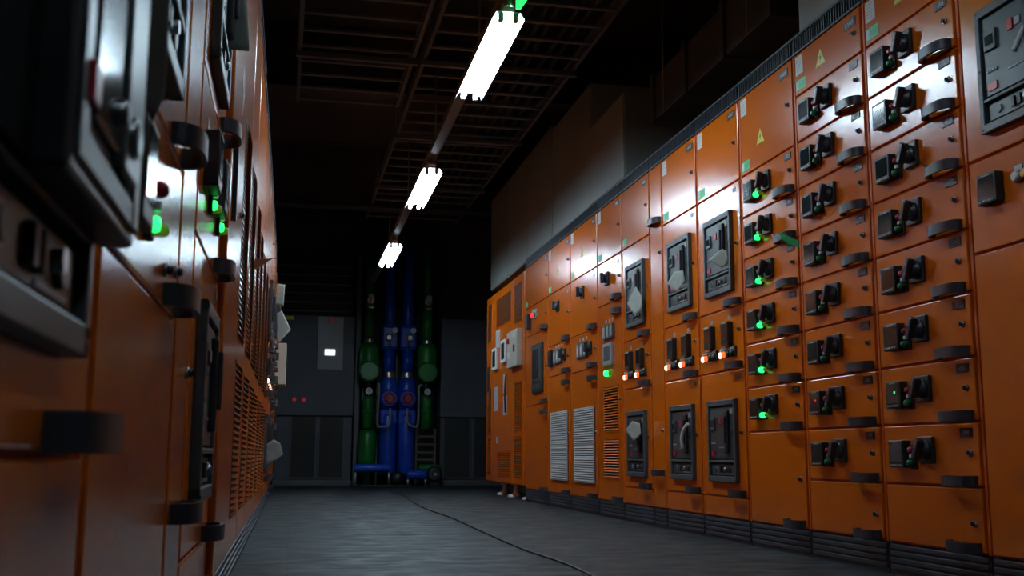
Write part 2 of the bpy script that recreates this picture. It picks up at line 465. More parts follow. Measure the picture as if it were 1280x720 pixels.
# right row, from the camera towards the far end (y = far edge of each unit)
def big_breaker(cab, w):
    d, W, H = make_door(cab, w, 6, 10, handle=False)
    put('circuit_breaker', BZ, d, (.105, 0, .062))
    d, W, H = make_door(cab, w, 4.55, 6, handle=False, lock=False)
    put('power_meter', MM, d, (.125, 0, .185))
    mb = MB(); mb.box(0, .22, -.010, 0, -.018, .036, BLACK, .002)
    for k, m in enumerate((WHITE, YPLAST, RED, GREEN, BLACK)):
        mb.box(.006+k*.043, .040+k*.043, -.0115, -.009, .016, .033, WHITE)
        mb.lathe([(.016, .009), (.016, .026), (.012, .031)], (.022+k*.043, 0, -.004), m, axis='Y')
    mb.obj('push_button_row', d, (.235, 0, .195))
    make_door(cab, w, 0, 4.55, handle=False)
cabinet('R', 3.10, .80, 'orange cabinet at the right edge with a large grey breaker above one square meter', SW, [big_breaker])
cabinet('R', 3.70, .60, 'orange drawer cabinet with eight dark meters, second from the right edge of the photo', SW,
        [blank(0, 1, lockdz=.09)]+[drawer(k, txt=TX[k-1], dot='g' if k == 2 else None, wire=(k == 6)) for k in range(1, 9)]+[blank(9, 10, '-1F00', True, True, (.45, .62), handle=False, lockdz=.09)])
cabinet('R', 4.305, .605, 'orange drawer cabinet with eight unlit switches and a yellow lightning triangle on its top door', SW,
        [blank(0, 1, lockdz=.09)]+[drawer(k, txt=TX[k-1], dot='r' if k == 2 else None) for k in range(1, 9)]+[blank(9, 10, 'E-1AU1', True, True, (.42, .52), handle=False, lockdz=.09)])
cabinet('R', 4.915, .61, 'orange drawer cabinet with a column of six glowing green lamps and a plain bottom door', SW,
        [blank(0, 2)]+[drawer(k, lit=True, txt=TX[k-1], wire=(k == 6)) for k in range(2, 8)]+[blank(8, 10, '=4AAP', True, True, (.40, .36), handle=False)])
def breaker_col(plate, doc=True, green=True):
    return [blank(0, .5, handle=False, lock=False), breaker(.5, 3.5, zoff=.068), relays(3.5, 5), breaker(5, 8, zoff=.078), blank(8, 10, plate, doc, green, handle=False)]
cabinet('R', 5.51, .595, 'orange breaker cabinet beside the green-lamp cabinet, teardrop paper on its upper grey breaker', SW, breaker_col('=AAA7'))
cabinet('R', 6.09, .58, 'orange breaker cabinet with a square paper above and a white strap on its lower breaker', SW, breaker_col('-AAAB'))
cabinet('R', 6.32, .23, 'narrow orange cabinet with one black handle high up, between two breaker cabinets', SW, [narrow_full(1.72)])
cabinet('R', 6.91, .59, 'farthest orange breaker cabinet of the right row, papers on both its breakers', SW, breaker_col('-AAA9', False, True))

def sw_led(cab, w):
    d, W, H = make_door(cab, w, 6.7, 8)
    mb = MB(); mb.box(-.05, .05, -.04, 0, -.07, .07, BLACK, .004); mb.obj('control_box', d, (.20, 0, .13))
    mb = MB(); mb.box(-.07, .09, -.012, 0, -.028, .05, GREY, .002)
    mb.lathe([(.024, .011), (.024, .026), (.016, .032)], (-.03, 0, .0), E_DOT, axis='Y'); mb.lathe([(.02, .011), (.02, .02)], (.05, 0, 0), BLACK, axis='Y')
    mb.obj('indicator_lamp', d, (.40, 0, .17))
def fusebank(cab, w):
    d, W, H = make_door(cab, w, 3.6, 6.7)
    mb = MB(); mb.box(0, .40, -.02, 0, 0, .44, BLACK, .006); mb.box(.03, .37, -.026, -.018, .10, .41, BEZEL, .004)
    for x in (.10, .18, .26): mb.box(x, x+.045, -.04, -.024, .13, .39, BLACK, .004)
    mb.box(.05, .35, -.024, -.018, .03, .08, BFACE, .002)
    mb.obj('circuit_breaker', d, (.36, 0, .10))
def meters3(b0, b1, extra=False):
    def f(cab, w):
        d, W, H = make_door(cab, w, b0, b1)
        if extra: MB().box(-.045, .045, -.03, 0, -.07, .07, BLACK, .004).obj('protection_relay', d, (.12, 0, .15))
        for k in range(3):
            mb = MB(); mb.box(-.04, .04, -.02, 0, -.06, .06, BEZEL, .003); mb.box(-.03, .03, -.022, -.019, -.045, .045, GREY, .001)
            mb.box(-.012, .022, -.0235, -.021, -.03, .025, WHITE)
            mb.obj('analogue_meter', d, (.27+k*.095, 0, .15)); put('label_plate', TAGP, d, (.27+k*.095, 0, .235))
        put('rotary_switch', ROT0, d, (.57, 0, .15))
    return f
def one_rot(b0, b1, x=.30):
    def f(cab, w):
        d, W, H = make_door(cab, w, b0, b1)
        put('rotary_switch', ROT0, d, (x, 0, H-.13)); put('label_plate', TAGP, d, (W-.07, 0, H-.05))
    return f
def filt(b1, x0, x1):
    def f(cab, w):
        d, W, H = make_door(cab, w, 0, b1, top_handle=True)
        g = louver_mesh(x1-x0, .26, LOUVW, .0165, back=LOUVB)
        a = put('filter_grille', g, d, (x0, -.008, .11)); b = put('filter_grille', g, d, (x0, -.008, .39))
    return f
def r5(cab, w):
    d, W, H = make_door(cab, w, 0, 6.5, top_handle=True)
    for k in range(3):
        mb = MB(); mb.box(-.036, .036, -.02, 0, -.05, .05, BEZEL, .003); mb.box(-.026, .026, -.022, -.019, -.036, .036, GREY, .001)
        mb.obj('analogue_meter', d, (.20+k*.085, 0, 1.155)); put('label_plate', TAGP, d, (.20+k*.085, 0, 1.235))
    mb = MB(); mb.box(-.105, .105, -.020, 0, -.078, .078, GREY, .004); mb.box(-.07, .07, -.0225, -.018, -.045, .055, BEZEL, .002)
    mb.obj('framed_meter', d, (.27, 0, 1.00))
    mb = MB(); mb.lathe([(.021, 0), (.021, .02), (.015, .030), (.006, .032)], (0, 0, 0), E_GREEN, axis='Y'); mb.lathe([(.024, 0), (.024, .02)], (.09, 0, 0), E_AMBG, axis='Y')  # second disc is the lamp's reflection given its own glow
    mb.obj('indicator_lamp', d, (.235, 0, .868))
    put('louver_panel', louver_mesh(.34, .30, ORANGE, .018), d, (.14, 0, .47)); put('louver_panel', louver_mesh(.34, .26, ORANGE, .018), d, (.14, 0, .15))
cabinet('R', 7.515, .605, 'orange cabinet with one lit green lamp and a light grey framed meter above fine louvers', SW,
        [r5, one_rot(6.5, 8, .24), blank(8, 10, '-AAA6', True, True, handle=False)])
cabinet('R', 8.30, .785, 'orange cabinet with a wide pale slatted grille, nearer of the two grilled ones', SW,
        [filt(4.5, .12, .67), meters3(4.5, 5.85), one_rot(5.85, 8, .36), blank(8, 10, '-AAA5', True, True, (.45, .45), handle=False)])
cabinet('R', 9.07, .77, 'orange cabinet with a pale slatted grille, farther of the two grilled ones', SW,
        [filt(4.6, .12, .66), meters3(4.6, 5.85, True), one_rot(5.85, 8, .34), blank(8, 10, '-AAA4', True, True, (.45, .42), handle=False)])
cabinet('R', 10.03, .96, 'orange cabinet with a tall dark breaker window beside the transformer enclosure', SW,
        [blank(0, 3.6, top_handle=True), fusebank, sw_led, blank(8, 10, '-AAA3', False, True, handle=False)])

# transformer enclosure at the far end of the right row
def transformer(side, y, w, label, off=0.):
    loc, rz = frame_at(side, y, off)
    t = thing('transformer_enclosure', label, 'electrical cabinet', loc, rz)
    MB().box(.001, w-.001, .010, .9, .135, 2.19, FRAME, .003).obj('body', t)
    xs = (.02, .52, w-.57, w-.02)
    for k in range(3):
        d = MB().box(xs[k]+.003, xs[k+1]-.003, 0, .012, .145, 2.18, ORANGE, .003).obj('front_panel', t)
        if k == 0: L_ = [(.10, .24, 1.68, .42), (.10, .24, .66, .50), (.10, .24, .21, .40)]
        elif k == 1: L_ = [(.62, .80, 1.79, .30), (.72, .72, .21, .25)]
        else: L_ = [(w-.48, .36, 1.72, .38), (w-.48, .36, .66, .47), (w-.48, .36, .21, .40)]
        for (x, ww, z, h) in L_: put('louver_panel', louver_mesh(ww, h, ORANGE, .022), d, (x, 0, z))
    for x in (.55, 1.15, w-.25):
        for yy in (.12, .75):
            mb = MB(); mb.lathe([(.095, 0), (.09, .018), (.045, .035), (.03, .06), (.03, .125)], (0, 0, 0), HOUS); mb.box(-.05, .05, -.05, .05, .120, .134, HOUS, .003)
            mb.obj('levelling_foot', t, (x, yy, 0))
    return t
tr = transformer('R', 12.13, 2.09, 'louvered orange transformer enclosure on white feet at the far end of the right row')
for x, z in ((.62, 1.45), (1.13, 1.49)):
    mb = MB(); mb.box(-.13, .13, -.03, 0, -.12, .12, WHITE, .006); mb.box(-.075, .075, -.034, -.028, -.085, .085, SCREEN, .002); mb.obj('temperature_display', tr, (x, 0, z))
mb = MB(); mb.box(-.12, .12, -.002, 0, -.10, .10, CRACP)
for k in range(4): mb.box(-.09, .08, -.003, -.001, .06-k*.035, .07-k*.035, GREY)
mb.obj('rating_plate', tr, (.70, 0, 1.66))
for x, z, w_, h_ in ((.62, 1.02, .24, .26), (1.10, 1.16, .16, .20), (1.12, .93, .2, .2), (.12, 1.05, .09, .14), (.70, .58, .12, .07)):
    mb = MB(); mb.box(-w_/2, w_/2, -.002, 0, -h_/2, h_/2, CRACP)
    for k in range(3): mb.box(-w_*.35, w_*.3, -.003, -.001, h_*(.3-k*.25), h_*(.36-k*.25), GREY)
    mb.obj('paper_label', tr, (x, 0, z))
MB().box(-.05, .05, -.01, 0, -.14, .14, BLACK, .003).obj('label_plate', tr, (.16, 0, 1.26))
mb = MB(); mb.box(-.25, .25, -.05, 0, -.18, .18, BEIGE, .006)
mb.lathe([(.028, .048), (.028, .065), (.02, .07)], (-.16, 0, .09), RED, axis='Y')
mb.box(.12, .14, -.065, -.048, -.04, .03, BLACK, .003); mb.box(-.22, -.10, -.0515, -.048, -.08, -.02, WHITE); mb.box(.05, .18, -.0515, -.048, .1, .15, WHITE)
mb.obj('isolator_box', tr, (1.70, 0, 1.46))
MB().tube([(0, 0, 0), (0, -.01, -.2), (-.01, 0, -.4)], .009, BLACK, 8).obj('control_cable', tr, (1.25, -.02, 1.25))

# ------------------------------------------------------------------ left row (y = near edge)
def protruding_breaker(cab, w):
    d, W, H = make_door(cab, w, 1.45, 4.5, lockdz=None, lock=False)
    bz = put('circuit_breaker', BZ, d, (.11, 0, .078))
    # drawn-out breaker unit, its face well proud of the door
    mb = MB(); x0, x1, z0, z1 = .200, .492, .180, .56
    mb.box(x0, x1, -.050, -.02, z0, z1, BLACK, .004); mb.box(.100, x0+.01, -.028, -.004, z0, z1, DULL, .002)
    mb.box(x0+.012, x1-.012, -.054, -.048, z0+.012, z0+.034, BEZEL, .002)
    mb.box(x1-.040, x1-.010, -.055, -.048, z0+.012, z1-.01, BEZEL, .002)
    mb.box(x0+.012, x0+.040, -.054, -.048, z0+.03, z1-.01, BFACE, .002)
    mb.box(x0+.05, x0+.15, -.056, -.048, z0+.05, z1-.10, SCREEN, .002)
    mb.box(x0+.16, x1-.06, -.060, -.048, z0+.04, z1-.15, BFACE, .004)
    mb.box(x0+.03, x0+.055, -.058, -.048, z0+.055, z0+.085, RED, .002)
    mb.lathe([(.018, .048), (.018, .062), (.014, .066)], (x1-.10, 0, z0+.075), STEEL, axis='Y')
    mb.lathe([(.012, .048), (.012, .060), (.008, .064)], (x1-.15, 0, z0+.08), STEEL, axis='Y')
    mb.obj('breaker_truck', d)
def two_meter(b0):
    def f(cab, w):
        d, W, H = make_door(cab, w, b0, b0+1.2, lockdz=.07)
        put('protection_relay', REL, d, (.105, 0, .092)); put('push_button_stack', STKLOW, d, (.30, 0, .10)); put('door_lock', LM, d, (.52, 0, .05))
    return f
cabinet('L', .50, .63, 'nearest orange cabinet on the left, its dark breaker standing proud of the door', SL, [blank(0, 1.45), protruding_breaker, blank(4.5, 10)])
cabinet('L', 1.13, .74, 'orange cabinet behind the proud breaker on the left, one meter over a plain lower door', SL, [blank(0, 2.5, lock=False), two_meter(2.5), breaker(3.7, 6.7, zoff=.045), blank(6.7, 10)])
cabinet('L', 1.87, .26, 'narrow plain orange cabinet in the left row with a black handle low down', SL, [narrow_full(.20)])
cabinet('L', 2.13, .70, 'left row orange cabinet with a tall grey breaker low down and green lamps above', SL,
        [blank(0, .5, handle=False, lock=False), breaker(.5, 3.5, zoff=.10), relays(3.5, 5.17, True), breaker(5.17, 8, zoff=.045), blank(8, 10)])
# the projecting flank that catches the light, beside the louvered units
def plain_leaf(cab, w):
    d, W, H = make_door(cab, w, 0, 10, handle=False, x0=.008, x1=w-.008)
    mb = MB(); q = .05
    mb.poly([(0, 0, -q*1.6), (q, 0, 0), (0, 0, q*1.6), (-q, 0, 0)], WHITE, .001); mb.poly([(0, -.001, -q*.8), (q*.5, -.001, 0), (0, -.001, q*.8), (-q*.5, -.001, 0)], DARK, .0006)
    mb.obj('warning_sticker', d, (.42, 0, 1.40))
    MB().box(-.012, .012, -.012, 0, -.12, .12, BLACK, .003).obj('swing_handle', d, (.12, 0, 1.05))
cabinet('L', 2.845, .60, 'plain orange cabinet with a diamond sticker, before the louvered ones on the left', SL, [plain_leaf], off=.016)
def louv_cab(n, w):
    def f(cab, w):
        for k in range(n):
            a = k*w/n
            d, W, H = make_door(cab, w, 0, 10, handle=False, lock=False, x0=a+.008, x1=a+w/n-.008)
            for (z, h) in ((.10, .50), (.68, .72)):
                put('louver_panel', louver_mesh(.42, h, ORANGE, .020, scoop=True), d, (.08, 0, z))
    return f
cabinet('L', 3.45, 1.80, 'three-door orange cabinet with bands of scooped louvers, nearer on the left', SL, [louv_cab(3, 1.8)], off=.014)
cabinet('L', 5.26, 2.40, 'four-door orange cabinet with bands of scooped louvers, farther on the left', SL, [louv_cab(4, 2.4)], off=.010)
names = ['far left row orange breaker cabinet with a pale paper hanging low', 'far left row orange breaker cabinet between two others with papers', 'far left row orange breaker cabinet next to the far meters']
for k in range(3):
    cabinet('L', 7.68+k*.62, .60 if k < 2 else .62, names[k], SL, breaker_col('-BAA%d' % (k+1), False, False), off=.006)
cabinet('L', 9.56, .62, 'far left row orange drawer cabinet with two small lit lamps', SL, [blank(0, 2)]+[drawer(k, lit=(k in (4, 5))) for k in range(2, 8)]+[blank(8, 10)], off=.004)
tl = transformer('L', 10.2, 2.1, 'orange transformer enclosure at the far end of the left row, beige box on its face')
mb = MB(); mb.box(-.25, .25, -.11, 0, -.22, .22, BEIGE, .006); mb.box(-.03, .03, -.125, -.108, -.04, .05, BLACK, .004); mb.obj('isolator_box', tl, (1.75, 0, 1.37))

# ------------------------------------------------------------------ loose tags and papers
def paper(name, label, pts, c, rz, curl=.01, m=PAPER, group=None, tilt=0., th=.0008):
    """irregular sheet: outline pts (x, z) triangulated on a fan grid, softly curled"""
    mb = MB(); n = len(pts); i = mb.mi(m)
    cx = sum(p[0] for p in pts)/n; cz = sum(p[1] for p in pts)/n
    R_ = 4
    def V(x, z, dy): 
        return mb.bm.verts.new((x, -curl*math.sin(x*16+z*9)-curl*.35*math.sin(z*30-x*12)+dy, z))
    for dy in (0, th):
        c0 = V(cx, cz, dy); rings = []
        for r in range(1, R_+1):
            ring = []
            for k in range(n):
                a, b = pts[k], pts[(k+1) % n]
                for j in range(3):
                    t = j/3; x = a[0]+(b[0]-a[0])*t; z = a[1]+(b[1]-a[1])*t
                    ring.append(V(cx+(x-cx)*r/R_, cz+(z-cz)*r/R_, dy))
            rings.append(ring)
        N_ = len(rings[0])
        for k in range(N_):
            f = mb.bm.faces.new([c0, rings[0][k], rings[0][(k+1) % N_]]); f.material_index = i; f.smooth = True
            for a, b in zip(rings, rings[1:]):
                f = mb.bm.faces.new([a[k], b[k], b[(k+1) % N_], a[(k+1) % N_]]); f.material_index = i; f.smooth = True
        if dy == 0: e0 = rings[-1]
        else:
            for k in range(N_):
                f = mb.bm.faces.new([e0[k], e0[(k+1) % N_], rings[-1][(k+1) % N_], rings[-1][k]]); f.material_index = i
    o = mb.obj(name, None, c); o.rotation_euler = (0, tilt, rz)
    return tag(o, label, 'paper tag', group)
RR = -PI/2; LR = PI/2
PR = math.radians(-42)
paper('paper_tag', 'diamond paper tag hanging on the upper breaker of the farthest breaker cabinet', [(-.055, -.01), (-.01, -.085), (.045, -.05), (.05, .03), (.01, .095)], (2.072, 6.40, 1.375), PR, .005)
paper('paper_tag', 'square-cornered paper tag tilted on an upper breaker, left of the teardrop one', [(-.055, -.01), (.0, -.065), (.055, -.005), (.045, .055), (-.01, .052)], (2.072, 5.65, 1.385), PR, .006)
paper('paper_tag', 'teardrop shaped paper tag on the upper breaker beside the green lamps', [(-.058, .0), (-.02, -.026), (.012, -.047), (.036, -.035), (.048, .0), (.042, .034), (.016, .05), (-.015, .03)], (2.072, 5.02, 1.398), PR, .004)
paper('paper_tag', 'pale paper tag hanging on the lower breaker of the farthest breaker cabinet', [(-.055, .005), (.0, -.066), (.055, -.02), (.05, .045), (.0, .06)], (2.072, 6.47, .573), PR, .006)
paper('plastic_tag', 'green leaf shaped tag under a drawer handle of the green-lamp cabinet', [(-.045, .032), (-.012, -.008), (.046, -.030), (.044, -.002), (.01, .018), (-.02, .036)], (2.080, 4.26, 1.338), PR, .004, m=GREENSTK)
o = MB().tube([(0, 0, .08), (-.03, -.012, .05), (-.05, -.02, 0), (-.055, -.012, -.05)], .009, WHITE, 8).obj('plastic_strap', None, (2.105, 5.60, .515)); o.rotation_euler = (0, 0, RR)
tag(o, 'white curved strap hanging from the lower breaker', 'strap')
o = MB().tube([(.01, 0, .045), (0, -.01, .02), (-.03, -.02, -.03)], .009, WHITE, 8).obj('plastic_strap', None, (2.122, 2.73, 1.665)); o.rotation_euler = (0, 0, RR)
tag(o, 'short white curved strap on the large breaker at the right edge', 'strap')
PGREY = mat('dull_card', (.48, .50, .44), .8); PDARK = mat('dark_rubber_strip', (.10, .11, .10), .6); PBRN = mat('brown_card', (.30, .16, .09), .8)
paper('paper_tag', 'large grey card hanging at the top of the left row', [(-.055, -.06), (.038, -.065), (.028, .05), (.015, .10), (-.055, .10)], (-.170, 2.56, 1.445), 0, .008, m=PGREY)
paper('rubber_strip', 'dark hanging strip behind the proud breaker on the left', [(-.012, -.05), (.0, -.065), (.012, -.03), (.013, .14), (-.008, .14)], (-.166, 1.23, .855), 0, .004, m=PDARK)
paper('paper_tag', 'small brown pointed card sticking out from the left louvers', [(-.07, -.04), (.035, .035), (-.07, .02)], (-.135, 4.6, 1.205), 0, .002, m=PBRN)
paper('paper_tag', 'crumpled pale paper low on the far left row', [(-.050, -.085), (.02, -.07), (.07, -.03), (.045, .05), (.0, .075), (-.05, .04)], (-.125, 7.95, .45), 0, .02)
paper('paper_tag', 'white paper strip high on the far left row', [(-.035, -.075), (.03, -.09), (.035, .08), (-.03, .09)], (-.128, 8.6, 1.66), 0, .004, m=PAPER)
paper('paper_tag', 'grey pointed paper below the white strip on the far left row', [(-.03, -.16), (.075, -.03), (.0, .12), (-.04, .10)], (-.112, 8.8, 1.44), 0, .006, m=PGREY)

# ------------------------------------------------------------------ room shell
struct('floor', MB().box(-2.5, 5, -3, 17, -.1, 0, FLOORM))
struct('ceiling', MB().box(-2.5, 5, -3, 17, 4.0, 4.1, CEILM))
struct('wall_back', MB().box(-2.5, 5, 16.2, 16.4, 0, 4.0, WALLB))
struct('wall_right', MB().box(3.3, 3.5, -3, 16.2, 0, 4.0, WALLB))
struct('wall_left', MB().box(-1.5, -1.3, -3, 16.2, 0, 4.0, WALLB))
struct('wall_front', MB().box(-1.3, 3.3, -3.2, -3.0, 0, 4.0, WALLB))
for k, (y, z) in enumerate(((12.4, 3.25), (8.9, 3.45), (5.2, 3.6))):
    mb = MB(); mb.box(-1.3, 3.3, y-.10, y+.10, z, z+.018, BEAMM); mb.box(-1.3, 3.3, y-.012, y+.012, z+.018, 3.98, BEAMM); mb.box(-1.3, 3.3, y-.10, y+.10, 3.98, 4.0, BEAMM)
    tag(mb.obj('ceiling_beam'), ['far steel beam crossing the dark ceiling beyond the second light', 'steel beam crossing the dark ceiling above the second light', 'steel beam crossing the dark ceiling above the first light'][k], 'beam', 'steel beams across the ceiling')

# grey enclosures on top of the right row
for (y0, y1, x, z1, lab) in ((12.1, 9.09, 2.19, 3.35, 'grey panel box on top of the right row at its far end'), (9.06, 7.82, 2.19, 3.3, 'grey panel box on top of the right row beside the pale grilles'),
                             (7.78, 6.86, 2.16, 2.90, 'low dark grey box on top of the right row above the third light reflection'), (4.27, 3.35, 2.17, 3.2, 'pale grey box on top of the nearest drawer cabinets')):
    t = thing('busbar_enclosure', lab, 'metal enclosure', (x, y0, 2.285), -PI/2)
    w = y0-y1; MB().box(0, w, .004, .55, .0015, z1-2.285, WALLP, .004).obj('body', t)
    n = max(1, int(w/.9+.5))
    for k in range(n): MB().box(k*w/n+.008, (k+1)*w/n-.008, -.003, .006, .012, z1-2.285-.01, WALLP, .003).obj('cover_panel', t)
# dark duct run behind
t = thing('busbar_duct', 'dark rectangular duct running above the middle of the right row', 'duct', (2.45, 3.0, 2.62))
mb = MB(); mb.box(-.16, .16, 1.8, 3.6, 0, .30, BEAMM, .004)
for y in (1.8, 2.4, 3.0, 3.6): mb.box(-.18, .18, y-.03, y+.03, -.02, .32, BEAMM, .003)
mb.obj('duct_body', t)
for y in (2.0, 3.3): MB().cyl((-.2, y, -.02), (-.2, y, 1.38), .006, TRAYM, seg=8).obj('hanger_rod', t); MB().cyl((.2, y, -.02), (.2, y, 1.38), .006, TRAYM, seg=8).obj('hanger_rod', t)

# cable ladders
def ladder(x0, x1, z, y0, y1, label, ph):
    t = thing('cable_ladder', label, 'cable tray', ((x0+x1)/2, y0, z), .010)
    w = (x1-x0)/2; Ln = y1-y0
    for s in (-1, 1):
        mb = MB(); xx = s*w; mb.box(xx-.003, xx+.003, 0, Ln, 0, .10, TRAYM); mb.box(min(xx, xx-s*.025), max(xx, xx-s*.025), 0, Ln, 0, .004, TRAYM); mb.box(min(xx, xx-s*.025), max(xx, xx-s*.025), 0, Ln, .096, .1, TRAYM)
        mb.obj('side_rail', t)
    y = ph
    while y < Ln:
        MB().box(-w+.003, w-.003, -.018, .018, .012, .030, TRAYM, .003).obj('rung', t, (0, y, 0)); y += .30
    y = .8
    while y < Ln:
        for s in (-1, 1): MB().cyl((s*(w+.008), y, -.03), (s*(w+.008), y, 4.0-z), .006, TRAYM, seg=8).obj('hanger_rod', t)
        MB().box(-w-.02, w+.02, y-.02, y+.02, -.045, -.005, TRAYM, .003).obj('support_channel', t); y += 1.9
    return t
ladder(.0, .84, 3.3, 3.0, 8.75, 'cable ladder under the ceiling, left of the lights', .04+.0)
ladder(.90, 2.05, 3.3, 3.0, 13.2, 'long cable ladder under the ceiling directly over the lights', .18)
# power cables lying on the long ladder
for k in range(7):
    x = 1.25+k*.1; pts = [(x+random.uniform(-.02, .02), 3.1+j*1.4, 3.355) for j in range(8)]
    tag(MB().tube(pts, .022, BLACK, 8, 3).obj('power_cable'), 'black power cable lying on the ladder over the lights', 'cable', 'power cables on the long ladder')

# ------------------------------------------------------------------ lighting trunking and fluorescent fittings
TXX = .955
t = thing('lighting_trunking', 'long grey trunking under the ceiling carrying the lit fittings', 'trunking', (TXX, -2.0, 2.605))
mb = MB(); mb.box(-.034, .034, 0, 15.8, 0, .05, TRUNK, .003); mb.obj('channel', t)
for y in (5.8, 7.7, 9.6, 11.5, 13.4): MB().cyl((0, y, .05), (0, y, .64), .006, TRAYM, seg=8).obj('hanger_rod', t)
def fitting(y, label, tube=E_TUBE):
    t = thing('fluorescent_light', label, 'light', (TXX, y, 2.5), 0, 'lit fluorescent fittings over the aisle')
    mb = MB(); mb.box(-.03, .03, 0, 1.22, .035, .075, HOUS, .004); mb.obj('housing', t)
    mb = MB(); i = mb.mi(HOUS)                              # folded reflector pan
    prof = [(-.078, -.003), (-.060, .030), (-.02, .034), (.02, .034), (.060, .030), (.078, -.003)]
    for off in (0,):
        a = [mb.bm.verts.new((x, 0.0, z)) for x, z in prof]; b = [mb.bm.verts.new((x, 1.22, z)) for x, z in prof]
        a2 = [mb.bm.verts.new((x*1.03, 0.0, z+.003)) for x, z in prof]; b2 = [mb.bm.verts.new((x*1.03, 1.22, z+.003)) for x, z in prof]
        for k in range(5):
            mb.bm.faces.new([a[k], a[k+1], b[k+1], b[k]]); mb.bm.faces.new([a2[k], b2[k], b2[k+1], a2[k+1]])
            mb.bm.faces.new([a[k], a2[k], a2[k+1], a[k+1]]); mb.bm.faces.new([b[k], b[k+1], b2[k+1], b2[k]])
        for k in (0, 5): mb.bm.faces.new([a[k], b[k], b2[k], a2[k]])
    mb.obj('reflector', t)
    for x in (-.036, .036):
        MB().cyl((x, .035, .004), (x, 1.185, .004), .013, tube, seg=14).obj('tube', t)
        for yy in (.0, 1.185):
            MB().box(x-.012, x+.012, yy+.004, yy+.031, -.012, .032, GREY, .003).obj('lamp_holder', t)
    MB().lathe([(.026, .05), (.022, .065), (.007, .10), (.005, .104)], (0, 0, 0), CHROME, seg=14).obj('suspension_cap', t, (0, -.012, 0))
    for yy in (.1, 1.1):
        MB().box(-.02, .02, yy-.015, yy+.015, .074, .106, TRUNK, .002).obj('mounting_bracket', t)
fitting(4.85, 'nearest and largest lit fluorescent fitting')
fitting(7.78, 'middle lit fluorescent fitting over the aisle')
fitting(10.75, 'farthest and smallest lit fluorescent fitting')
fitting(1.92, 'lit fluorescent fitting overhead, out of the photo just before its nearest one', E_TUBE_DIM)
fitting(-1.01, 'dim fluorescent fitting overhead behind the photographer', E_TUBE_DIM)
t = thing('exit_sign', 'green lit sign seen edge-on beside the nearest light', 'sign', (1.004, 4.52, 2.515), math.radians(4))
mb = MB(); mb.box(-.012, .012, 0, .26, 0, .15, E_SIGN, .003); mb.box(-.014, .014, -.004, .264, .14, .158, TRUNK, .002)
mb.obj('sign_face', t); MB().box(-.022, -.008, .10, .14, .095, .125, TRAYM, .002).obj('mounting_bracket', t)

# ------------------------------------------------------------------ cable on the floor
cab = [(1.12, 12.6), (1.16, 11.6), (1.10, 10.2), (1.05, 8.6), (1.07, 7.5), (1.055, 6.5), (1.04, 5.6), (1.035, 4.8), (1.06, 4.3), (1.05, 3.8), (1.0, 3.0), (1.02, 2.0)]
tag(MB().tube([(x, y, .005) for x, y in cab], .0045, BLACK, 6, 5).obj('floor_cable'), 'thin black cable running along the aisle floor', 'cable')

# ------------------------------------------------------------------ back of the room
def cooling_unit(x0, x1, label, panel):
    t = thing('cooling_unit', label, 'air conditioner', (x0, 15.2, 0))
    w = x1-x0
    mb = MB(); mb.box(0, w, .0, .95, .95, 2.34, CRAC, .006); mb.box(0.01, w-.01, .06, .93, .06, .95, CRAC); mb.box(0, w, .03, .95, 0, .07, CRACF, .004)
    mb.obj('body', t)
    for k in range(2):
        a = .22+k*(w-.30)/2 if panel else .05+k*(w-.1)/2; b = a+(w-.30)/2-.03 if panel else a+(w-.1)/2-.03
        d = MB(); d.box(a, b, .035, .06, .11, .93, DARK, .003)
        for q in ((a, a+.015), (b-.015, b)): d.box(q[0], q[1], .028, .06, .11, .93, CRACF)
        d.box(a, b, .028, .06, .095, .112, CRACF); d.obj('lower_door', t)
    if panel:
        mb = MB(); mb.box(.55, .90, -.012, 0, 1.585, 2.325, CRACP, .003)
        mb.box(.55, .90, -.016, -.010, 1.755, 1.76, GREY); mb.obj('control_panel', t)
        mb = MB(); mb.box(.65, .79, -.018, -.011, 1.785, 1.865, E_SCR); mb.obj('lit_screen', t)
        mb = MB(); mb.box(.675, .785, -.014, -.011, 2.235, 2.31, RED); mb.text('M', .04, (.73, -.015, 2.27), CRACP); mb.obj('red_emblem', t)
        mb = MB(); mb.box(.10, .215, -.004, 0, 2.27, 2.32, YELLOW); mb.text('!', .035, (.125, -.005, 2.295), BLACK); mb.obj('yellow_sticker', t)
        for x in (.255, .385):
            mb = MB(); mb.lathe([(.028, 0), (.028, .02), (.02, .028)], (x, 0, 1.165), E_DOT2, axis='Y'); mb.obj('red_lamp', t)
    else:
        MB().box(.04, w-.04, -.004, 0, 1.02, 2.30, CRAC, .003).obj('upper_door', t)
    return t
cooling_unit(-.24, .82, 'charcoal cooling unit with a light panel and lit screen at the back left', True)
cooling_unit(2.04, 3.0-.02, 'plain charcoal cooling unit in the dark at the back right', False)
# louvered vents above the left unit
t = thing('vent_stack', 'dark horizontal slats above the charcoal unit at the back', 'vent', (-.3, 15.6, 2.34))
MB().box(0, 1.10, .05, .4, .001, .9, DARK).obj('back_box', t)
for k in range(6): MB().box(0, 1.08, -.04, .04, .10+k*.13, .115+k*.13, TRAYM, .003, Matrix.Identity(4)).obj('slat', t)
t = thing('corner_post', 'dull grey steel post beside the left cooling unit', 'post', (.88, 15.45, 0))
MB().box(-.035, .035, -.035, .035, 0, 3.3, TRUNK, .004).obj('shaft', t); MB().box(-.06, .06, -.06, .06, 0, .012, TRUNK, .002).obj('foot_plate', t)
# backing frame behind pipes
tag(MB().box(.93, 2.02, 15.75, 15.80, 0, 3.2, DARK, .003).obj('backing_board'), 'dark board on the back wall behind the coloured pipes', 'board')

